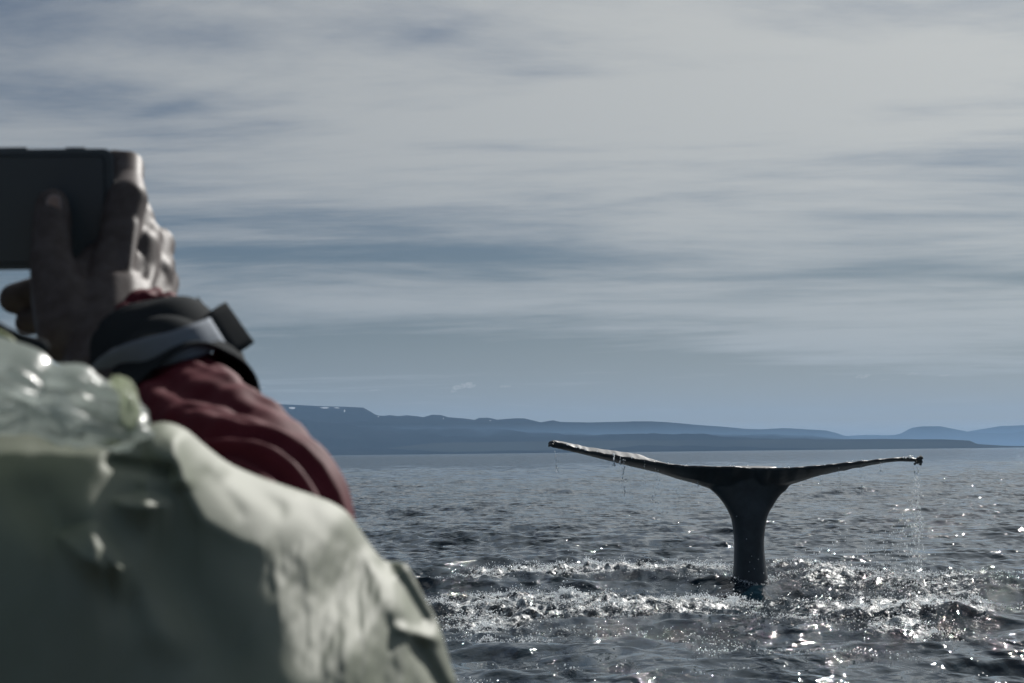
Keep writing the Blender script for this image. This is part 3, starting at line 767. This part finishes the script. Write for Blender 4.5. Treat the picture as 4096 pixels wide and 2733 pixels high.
# sleeve of the red jacket
def tube(name, cpts, nring, nseg, disp, mat, sec=None, thick=.0015, skew=0.):
    if sec is not None:
        sc_ = catmull(np.vstack([sec, sec[:1]]), nseg + 1)[:-1]
    c = catmull(cpts, nring)          # x, y, z, radius
    T = np.gradient(c[:, :3], axis=0); T /= np.linalg.norm(T, axis=1)[:, None]
    ref = -f_; rgs = []
    for i in range(nring):
        a = np.cross(T[i], ref); a /= np.linalg.norm(a); b = np.cross(a, T[i])   # b points towards the camera side
        thh = np.linspace(0, 2 * math.pi, nseg, endpoint=False)
        rad_ = c[i, 3] * (1 + 0 * thh) + disp(i / (nring - 1), thh)
        if sec is not None:
            dp_ = disp(i / (nring - 1), thh); pa = sc_[:, 0] * c[i, 3] + np.cos(thh) * dp_; pb = sc_[:, 1] * c[i, 3] + np.sin(thh) * dp_
            rgs.append(c[i, :3] + pa[:, None] * a + pb[:, None] * b); continue
        rgs.append(c[i, :3] + rad_[:, None] * (np.cos(thh)[:, None] * a + np.sin(thh)[:, None] * b) + T[i] * (skew * i / (nring - 1) * np.cos(thh))[:, None])
    V_ = np.array(rgs).reshape(-1, 3) - np.array(PL)
    F_ = grid_faces(nring, nseg, wrap_m=True)
    me = mesh_np(name, V_, F_); o = link(name, me, mat, person)
    if thick:
        sm = o.modifiers.new('s', 'SOLIDIFY'); sm.thickness = thick; sm.offset = -1
    return o
def q4(x_, y_, d_, r0): return [*Q(x_, y_, d_), r0]
# fold lines on the sleeve: (s0, th0, s1, th1, width, height)
FOLD = [(.05, 1.25, .70, 3.0, .13, .0036), (.22, .95, .92, 2.45, .13, .0042), (.0, 1.9, .45, 3.2, .11, .0028), (.30, 1.75, .90, 3.1, .10, .0036), (.38, .8, 1., 1.9, .14, .0036), (.3, .3, .9, 1.3, .14, .003)]
sn1 = Sines(20, .35, 1.4, 71, 2)
def sleeve_disp(s, t_):
    out = .0008 * sn1(np.stack([np.full_like(t_, s * 7), np.sin(t_) * 1.4 + t_ * 0], -1))
    for s0, t0, s1_, t1, wd, h in FOLD:
        q = np.clip((s - s0) / (s1_ - s0), 0, 1); tc_ = t0 + (t1 - t0) * q
        env = math.exp(-((s - (s0 + s1_) / 2) / (abs(s1_ - s0) * .55)) ** 2)
        dt = (t_ - tc_ + math.pi) % (2 * math.pi) - math.pi
        out = out + h * env * (np.exp(-(dt / wd) ** 2) - 1.0 * np.exp(-((dt - 2 * wd) / (1.4 * wd)) ** 2))
    return out
SLV = [q4(398, 912, 1.192, .0340), q4(424, 968, 1.166, .0392), q4(465, 1045, 1.13, .0470), q4(535, 1130, 1.085, .0490), q4(590, 1215, 1.04, .050), q4(560, 1310, 1.0, .048), q4(430, 1390, .97, .048), q4(330, 1430, .95, .048)]
tube('jacket_sleeve', SLV, 150, 110, sleeve_disp, M_RED)
def shade_disp(s, t_): return .0042 + .0012 * np.sin(t_ * 3 + s * 7) + .0010 * np.sin(t_ * 7 - s * 9)
tube('sleeve_shade', [q4(385, 880, 1.210, .0390), q4(402, 918, 1.19, .0402), q4(420, 960, 1.17, .0412), q4(440, 1000, 1.152, .0440)], 40, 90, shade_disp, M_BLACK, skew=.022)  # black tube over the red sleeve, standing in for the forearm's shade
_mid = (np.array(elb_l) + wr_l) / 2
tube('jacket_sleeve', [[*(wr_l * .97 + np.array(elb_l) * .03), .036], [*_mid, .046], [*elb_l, .052], [*((np.array(elb_l) + np.array(sh_l)) / 2), .056], [*sh_l, .060]], 60, 60, lambda s, t_: .5 * sleeve_disp(s, t_), M_RED)
# gathered red inner cuff at the wrist
def gather(s, t_): return .0022 * np.sin(t_ * 9 + 3 * math.sin(s * 5)) * (1 - .3 * s) + .0012 * np.sin(t_ * 17 + s * 9)
tube('inner_cuff', [q4(330, 750, 1.258, .0262), q4(333, 766, 1.252, .0305), q4(342, 792, 1.243, .0350), q4(352, 820, 1.234, .036)], 22, 110, gather, M_RED)
# broad black outer cuff, flaring open towards the hand
def cuffd(s, t_): return .003 * np.sin(t_ * 2 + .6) + .0012 * np.sin(t_ * 5 + s * 3)
cuff = tube('outer_cuff', [q4(347, 800, 1.236, .0385), q4(358, 822, 1.229, .0415), q4(372, 850, 1.218, .0430), q4(392, 897, 1.204, .0415)], 30, 90, cuffd, M_BLACK, thick=.003)
# grey strap across the cuff and its black end tab: ribbons with thickness
def ribbon(name, edge_a, edge_b, depth, mat, thick=.003, parent=None, n=28):
    A = catmull([(a[0], a[1], d) for a, d in zip(edge_a, depth)], n); B = catmull([(b[0], b[1], d) for b, d in zip(edge_b, depth)], n)
    V_ = []
    for i in range(n):
        for q in range(7):
            t_ = q / 6; x_, y_, d_ = A[i] * (1 - t_) + B[i] * t_
            V_.append(Q(x_, y_, d_ - .0012 * math.sin(math.pi * t_)) - np.array(PL))
    me = mesh_np(name, np.array(V_), grid_faces(n, 7)); o = link(name, me, mat, parent or person)
    sm = o.modifiers.new('s', 'SOLIDIFY'); sm.thickness = thick; sm.offset = 0
    return o
ribbon('cuff_strap', [(200, 850), (240, 812), (300, 785), (380, 765), (440, 745), (478, 732)], [(262, 890), (300, 868), (345, 850), (405, 832), (465, 815), (516, 792)], [1.190, 1.164, 1.148, 1.146, 1.156, 1.178], M_GREY)
ribbon('strap_tab', [(455, 745), (475, 722), (495, 708), (513, 698)], [(520, 830), (540, 815), (560, 803), (578, 790)], [1.192, 1.198, 1.206, 1.214], M_BLACK, .005)
ribbon('cuff_flap', [(395, 738), (420, 715), (440, 697), (450, 686)], [(425, 790), (450, 765), (470, 745), (480, 722)], [1.215, 1.222, 1.230, 1.238], M_BLACK, .004)
ribbon('cuff_edge', [(430, 850), (480, 838), (510, 828), (535, 818)], [(420, 925), (470, 905), (510, 884), (558, 861)], [1.175, 1.185, 1.20, 1.215], M_BLACK, .005)

# ------------------------------------------------------------------ the rain cape: cloth lying over shoulder and upper arm
EDGE = [(-2500, 3400), (-2380, 2500), (-2150, 1700), (-1900, 1350), (-1500, 1120), (-1000, 1010), (-500, 990), (-150, 985), (50, 985), (200, 990), (300, 990), (338, 976), (380, 969), (425, 985), (470, 1022), (520, 1060), (575, 1086), (640, 1110), (720, 1137), (765, 1155), (800, 1180), (832, 1225), (858, 1262), (884, 1288), (908, 1289), (932, 1296), (950, 1325),
        (975, 1372), (997, 1412), (1012, 1450), (1024, 1490), (1036, 1530), (1050, 1572), (1072, 1660), (1105, 1800), (1150, 2100), (1190, 2600), (1210, 3400)]
E = catmull(EDGE, 900)
# densify inside the picture
wgt = np.where((E[:, 0] > -80) & (E[:, 1] < 1750), 5.0, 1.0); cum = np.cumsum(wgt); cum = (cum - cum[0]) / (cum[-1] - cum[0])
E = np.stack([np.interp(np.linspace(0, 1, 620), cum, E[:, q]) for q in (0, 1)], -1)
ex = np.maximum.accumulate(E[:, 0] + np.arange(len(E)) * 1e-3); E[:, 0] = ex
DE = np.interp(E[:, 0], [-2500, -1900, -600, 0, 330, 500, 800, 950, 1060, 1210], [.93, .93, .88, .86, .875, .91, .965, .955, .94, .93])
v_ = np.r_[0, np.cumsum(np.r_[np.full(150, 3.2), np.full(70, 6.), np.geomspace(8, 130, 46)])]
GX = np.repeat(E[:, 0][:, None], len(v_), 1); GY = E[:, 1][:, None] + v_[None, :]
pts_ = np.stack([GX.ravel(), GY.ravel()], -1)
Es = E; DEs = DE; WR = sstep(E[:, 0], 540, 880)
dist = np.empty(len(pts_)); dn = np.empty(len(pts_)); wr_ = np.empty(len(pts_))
for a in range(0, len(pts_), 12000):
    d2 = ((pts_[a:a + 12000, None, :] - Es[None]) ** 2).sum(-1); mi = d2.argmin(1)
    dist[a:a + 12000] = np.sqrt(d2[np.arange(len(mi)), mi])
    wq = np.exp(-(np.sqrt(d2) - np.sqrt(d2.min(1))[:, None]) / 70.); sw = wq.sum(1); dn[a:a + 12000] = (wq @ DEs) / sw; wr_[a:a + 12000] = (wq @ WR) / sw
dist = dist.reshape(GX.shape); dn = dn.reshape(GX.shape); wr_ = wr_.reshape(GX.shape)
ds = np.linspace(0, 6000, 3000)
SC = 1.743 * .85 / FPX                                   # metres per unit on the cape
beta = np.interp(ds, [0, 10, 40, 120, 210, 300, 500, 900, 2500, 6000], [8, 20, 34, 44, 56, 70, 82, 86, 90, 92])
prof = np.cumsum(1 / np.tan(np.radians(beta)) * (ds[1] - ds[0])) * SC; prof -= prof[0]
beta2 = np.interp(ds, [0, 10, 40, 120, 250, 330, 430, 600, 2500, 6000], [8, 16, 23, 26.5, 29.5, 40, 70, 84, 90, 92])
prof2 = np.cumsum(1 / np.tan(np.radians(beta2)) * (ds[1] - ds[0])) * SC; prof2 -= prof2[0]
base_d = dn - np.interp(dist, ds, prof) * (1 - wr_) - np.interp(dist, ds, prof2) * wr_
# where the cloth folds forward and catches the sun (patches), and where it tucks under
def poly_mask(poly, soft):
    poly = np.array(poly, float); X_ = GX; Y_ = GY
    inside = np.zeros(X_.shape, bool); md = np.full(X_.shape, 1e9)
    for a, b in zip(poly, np.roll(poly, -1, 0)):
        c = ((a[1] > Y_) != (b[1] > Y_)) & (X_ < (b[0] - a[0]) * (Y_ - a[1]) / (b[1] - a[1] + 1e-9) + a[0]); inside ^= c
        ab = b - a; t_ = np.clip(((X_ - a[0]) * ab[0] + (Y_ - a[1]) * ab[1]) / (ab @ ab), 0, 1)
        md = np.minimum(md, np.hypot(X_ - a[0] - t_ * ab[0], Y_ - a[1] - t_ * ab[1]))
    return sstep(np.where(inside, md, -md), -soft, soft)
Mk = 1.00 * poly_mask([(330, 960), (380, 960), (520, 1050), (720, 1125), (810, 1175), (870, 1262), (900, 1330), (760, 1290), (640, 1272), (540, 1238), (462, 1192), (425, 1120), (400, 1060), (340, 1030)], 14) * (1 - .95 * wr_)
Mk = np.maximum(Mk, .15 * poly_mask([(640, 1240), (820, 1190), (900, 1300), (960, 1440), (1030, 1568), (1100, 1800), (840, 1800), (760, 1600), (700, 1500), (640, 1430), (600, 1330), (575, 1260)], 24))
Mk = np.maximum(Mk, 2.8 * poly_mask([(262, 1140), (330, 1130), (388, 1142), (392, 1158), (330, 1166), (275, 1156)], 9))
Mk = np.maximum(Mk, .8 * poly_mask([(300, 1066), (345, 1066), (352, 1118), (342, 1122)], 8))
Mk = np.maximum(Mk, 2.5 * poly_mask([(128, 1222), (218, 1196), (296, 1300), (270, 1308), (238, 1262), (244, 1306), (190, 1282)], 8))
Mk = np.maximum(Mk, .6 * poly_mask([(-200, 1010), (60, 1018), (240, 1030), (240, 1046), (80, 1040), (-200, 1050)], 9))
mott = poly_mask([(600, 1250), (700, 1230), (840, 1240), (900, 1330), (980, 1500), (1050, 1700), (840, 1700), (700, 1520), (600, 1330)], 45)
Mk *= 1 - .75 * mott
G2 = np.stack([GX, GY], -1)
wr = Sines(30, 22, 120, 401, aniso=(1.7, .55))(G2); wr2 = Sines(24, 60, 260, 402, aniso=(1.2, .7))(G2)
Mk = np.clip(Mk * (1 + .1 * mott * wr), 0, 4)
# integrate the folds down each column, letting them relax back to the plain hang of the cloth
e = np.zeros_like(GX)
stepv = np.diff(v_)
Lr = 60.
for j in range(1, len(v_)):
    dv = stepv[j - 1]
    e[:, j] = (e[:, j - 1] - 1.35 * Mk[:, j] * dv * SC) * math.exp(-dv / Lr)
# smooth sideways a little
for _ in range(6): e[1:-1] = (e[:-2] + 2 * e[1:-1] + e[2:]) / 4
fade = sstep(dist, 4, 40)
bs = base_d + e * wr_
for _ in range(45):
    a_ = bs.copy(); a_[1:-1] = (bs[:-2] + 2 * bs[1:-1] + bs[2:]) / 4; c_ = a_.copy(); c_[:, 1:-1] = (a_[:, :-2] + 2 * a_[:, 1:-1] + a_[:, 2:]) / 4; bs = c_
bs = bs - 0.0
base_s = base_d + (bs - base_d - e * wr_) * sstep(dist, 15, 80) * sstep(GX, 560, 760)
D_ = base_s + e
def crease(p0, p1, wd, depth, bend=0.):
    """valley (depth>0) or ridge (depth<0) along a line"""
    a = np.array(p0, float); b = np.array(p1, float); ab = b - a; L_ = np.linalg.norm(ab); t_ = ((GX - a[0]) * ab[0] + (GY - a[1]) * ab[1]) / L_ ** 2
    nrm = ((GX - a[0]) * -ab[1] + (GY - a[1]) * ab[0]) / L_ + bend * np.sin(np.clip(t_, 0, 1) * math.pi)
    return depth * np.exp(-(nrm / wd) ** 2) * sstep(t_, -.15, .12) * (1 - sstep(t_, .85, 1.12))
D_ += crease((520, 1085), (655, 1180), 22, .0026, 8) + crease((470, 1080), (560, 1190), 18, .0014, 5) + crease((690, 1150), (780, 1250), 22, .0012)
D_ += crease((893, 1292), (985, 1440), 20, .011) + crease((905, 1440), (1010, 1470), 14, -.005) + crease((955, 1475), (1035, 1620), 20, .011)
D_ += crease((400, 1000), (420, 1120), 22, -.006) + crease((250, 1060), (400, 1085), 16, .008) + crease((845, 1265), (900, 1420), 18, -.003)
D_ += crease((60, 1120), (330, 1420), 60, .010) + crease((300, 1180), (560, 1560), 80, .010) + crease((180, 1160), (420, 1500), 50, -.008)
D_ += fade * (wr * .0004 * mott + wr2 * .0007 * (.3 + mott)) 
# part that goes over the far side of the shoulder and arm
nb = 16; bx, by, bd_ = [], [], []
inn = np.stack([-np.gradient(E[:, 1]), np.gradient(E[:, 0])], -1); inn /= np.linalg.norm(inn, axis=1)[:, None]
for _ in range(30): inn[1:-1] = (inn[:-2] + inn[1:-1] * 2 + inn[2:]) / 4
inn /= np.linalg.norm(inn, axis=1)[:, None]
RB = .045 / SC
for q in range(nb, 0, -1):
    ph_ = q / nb * R(115); bx.append(E[:, 0] + inn[:, 0] * RB * (1 - math.cos(ph_)) * .9); by.append(E[:, 1] + inn[:, 1] * RB * (1 - math.cos(ph_)) * .9); bd_.append(DE + .05 * math.sin(ph_))
AX = np.concatenate([np.array(bx).T, GX], 1); AY = np.concatenate([np.array(by).T, GY], 1); AD = np.concatenate([np.array(bd_).T, D_], 1)
V_ = Q(AX, AY, AD)
me = mesh_np('rain_cape', V_.reshape(-1, 3) - np.array(PL), grid_faces(AX.shape[0], AX.shape[1])[:, ::-1])
cape = link('rain_cape', me, M_CAPE, person); sm = cape.modifiers.new('s', 'SOLIDIFY'); sm.thickness = .0012; sm.offset = 1
# front of the cape, on the far side of the body
fr = []
for zc, rx, ry in ((1.90, .10, .08), (1.87, .20, .14), (1.80, .235, .175), (1.65, .25, .19), (1.45, .27, .20), (1.2, .29, .22), (.98, .31, .24)):
    fr.append([(-.385 + rx * math.cos(a), .93 + ry * math.sin(a) * (1 + .06 * math.sin(9 * a)), zc) for a in np.linspace(R(-6), R(186), 60)])
fr = np.array(fr); me = mesh_np('cape_front', fr.reshape(-1, 3) - np.array(PL), grid_faces(fr.shape[0], fr.shape[1]))
co = link('cape_front', me, M_CAPE, person); sm = co.modifiers.new('s', 'SOLIDIFY'); sm.thickness = .002

# rolled hood of wet clear plastic on the shoulder
sn2 = Sines(26, .25, 1.3, 501, 2); sn3 = Sines(20, .10, .5, 502, 2)
def hoodd(s, t_):
    X_ = np.stack([np.full_like(t_, s * 5.), t_ * 1.0], -1)
    w0 = np.cos(t_ / 2) ** 0
    per = .5 * (1 + np.cos(t_ - math.pi)); per = 1 - per ** 6
    return (.0014 * sn2(X_) + .0011 * sn3(X_)) * per - .0035 * np.exp(-((t_ - 3.6) / .25) ** 2) - .003 * np.exp(-((s - .86) / .02) ** 2) + .002 * np.exp(-((s - .90) / .02) ** 2)
tube('hood', [q4(-900, 900, .90, .040), q4(-500, 880, .84, .034), q4(-200, 868, .835, .029), q4(0, 880, .825, .0200), q4(120, 905, .825, .0162), q4(210, 932, .828, .0130), q4(262, 945, .832, .0117), q4(296, 952, .836, .0088), q4(306, 955, .838, .002)], 170, 90, hoodd, M_PLASTIC, sec=np.array([(1, .9), (.85, 1.9), (.6, 2.35), (.25, 2.3), (-.3, 1.6), (-.75, .75), (-1, 0), (-.8, -.6), (-.2, -1), (.6, -.8), (.95, 0)]), thick=0)
M_RIM = material('translucent_hem', (.26, .29, .20), .5, .4)
_t = NT(M_RIM.node_tree); _tr = _t.N.new('ShaderNodeBsdfTranslucent'); _tr.inputs['Color'].default_value = (.70, .76, .58, 1)
_mx = _t.N.new('ShaderNodeMixShader'); _mx.inputs[0].default_value = .6; _t.L.new(_t.N['Principled BSDF'].outputs[0], _mx.inputs[1]); _t.L.new(_tr.outputs[0], _mx.inputs[2])
_tp = _t.N.new('ShaderNodeBsdfTransparent'); _my = _t.N.new('ShaderNodeMixShader'); _my.inputs[0].default_value = .3
_t.L.new(_mx.outputs[0], _my.inputs[1]); _t.L.new(_tp.outputs[0], _my.inputs[2]); _t.L.new(_my.outputs[0], _t.N['Material Output'].inputs['Surface'])
def rimd(s, t_): return .0006 * np.sin(t_ * 6 + s * 9) + .0004 * np.sin(t_ * 13)
tube('hood_rim', [q4(262, 872, .826, .0020), q4(288, 890, .820, .0030), q4(298, 925, .816, .0036), q4(296, 962, .812, .0036), q4(276, 995, .812, .0032), q4(245, 1008, .815, .0020)], 60, 26, rimd, M_RIM, thick=0)
tube('hood_seam', [q4(-60, 872, .800, .0009), q4(30, 915, .796, .0011), q4(120, 965, .798, .0011), q4(196, 998, .806, .0011)], 50, 12, lambda s, t_: 0 * t_, M_PLASTIC, thick=0)
tube('hood_strap', [q4(-120, 700, .93, .0040), q4(-30, 742, .925, .0035), q4(10, 764, .92, .0032), q4(50, 782, .915, .0034), q4(96, 800, .91, .0040), q4(112, 806, .91, .0012)], 40, 16, lambda s, t_: 0 * t_, M_BLACK, thick=0)
tube('hood_piping', [q4(-160, 745, .915, .006), q4(-40, 770, .912, .005), q4(5, 782, .91, .004), q4(40, 796, .905, .0015)], 30, 14, lambda s, t_: 0 * t_, M_LIME, thick=0)

# legs on deck
tr = [capsule((-.29, .97, 1.24), (-.28, .96, .90), .095, .072), capsule((-.28, .96, .90), (-.27, .95, .62), .072, .06), capsule((-.47, .97, 1.24), (-.48, .96, .90), .095, .072), capsule((-.48, .96, .90), (-.49, .95, .62), .072, .06), capsule((-.30, .96, 1.27), (-.46, .96, 1.27), .11, .11)]
pl('trousers', union('trousers', tr, .012, 4), M_TROUSER)
for sx_ in (-.27, -.49):
    bt = [capsule((sx_, .94, .505), (sx_, 1.10, .495), .048, .042), capsule((sx_, .95, .51), (sx_, .95, .72), .055, .062)]
    pl('boot', union('boot', bt, .010, 3), M_BOOT)

# ------------------------------------------------------------------ boat they stand on (below the picture)
boat = empty('boat', 'wooden boat under the person with the phone', 'boat', (0, 0, 0))
M_WOOD = material('deck_wood', (.060, .060, .058), .6, .4, bump=(30, 4, .4, .004), var=((.045, .045, .043), 6, 4))
M_HULL = material('hull_paint', (.05, .06, .07), .4, .5, bump=(8, 3, .2, .004))
def outline(s):                                          # plan of the hull: half length 7 m along x, half beam 2 m
    return [(7.0 * math.cos(a) * s, -.65 + 2.3 * math.copysign(abs(math.sin(a)) ** .7, math.sin(a)) * s) for a in np.linspace(0, 2 * math.pi, 72, endpoint=False)]
rg = [[(x_, y_, z_) for x_, y_ in outline(s_)] for s_, z_ in ((.70, -.6), (.93, 0.), (1.0, .45), (1.04, 1.15), (1.02, 1.15), (.985, .45))]
V_, F_ = loft(np.array(rg), close=False); me = bpy.data.meshes.new('hull'); me.from_pydata([tuple(v) for v in V_], [], F_); link('hull', me, M_HULL, boat)
o2 = outline(.985)
for i in range(13):
    y0 = -2.9 + i * .35; hw_ = 6.85 * math.sqrt(max(.02, 1 - ((y0 + .17 + .65) / 2.3) ** 2))
    bm = bmesh.new(); bmesh.ops.create_cube(bm, size=1)
    for v in bm.verts: v.co = Vector((v.co.x * 2 * hw_ * .98, y0 + .175 + v.co.y * .342, .43 + v.co.z * .04))
    me = bpy.data.meshes.new('plank'); bm.to_mesh(me); bm.free(); link('plank', me, M_WOOD, boat)
rg = [[(x_, y_, 1.15 + z_) for x_, y_ in outline(s_)] for s_, z_ in ((1.01, 0.0), (1.055, 0.002), (1.055, .05), (1.005, .05), (1.005, .0))]
V_, F_ = loft(np.array(rg), close=False); me = bpy.data.meshes.new('gunwale'); me.from_pydata([tuple(v) for v in V_], [], F_); link('gunwale', me, M_WOOD, boat)
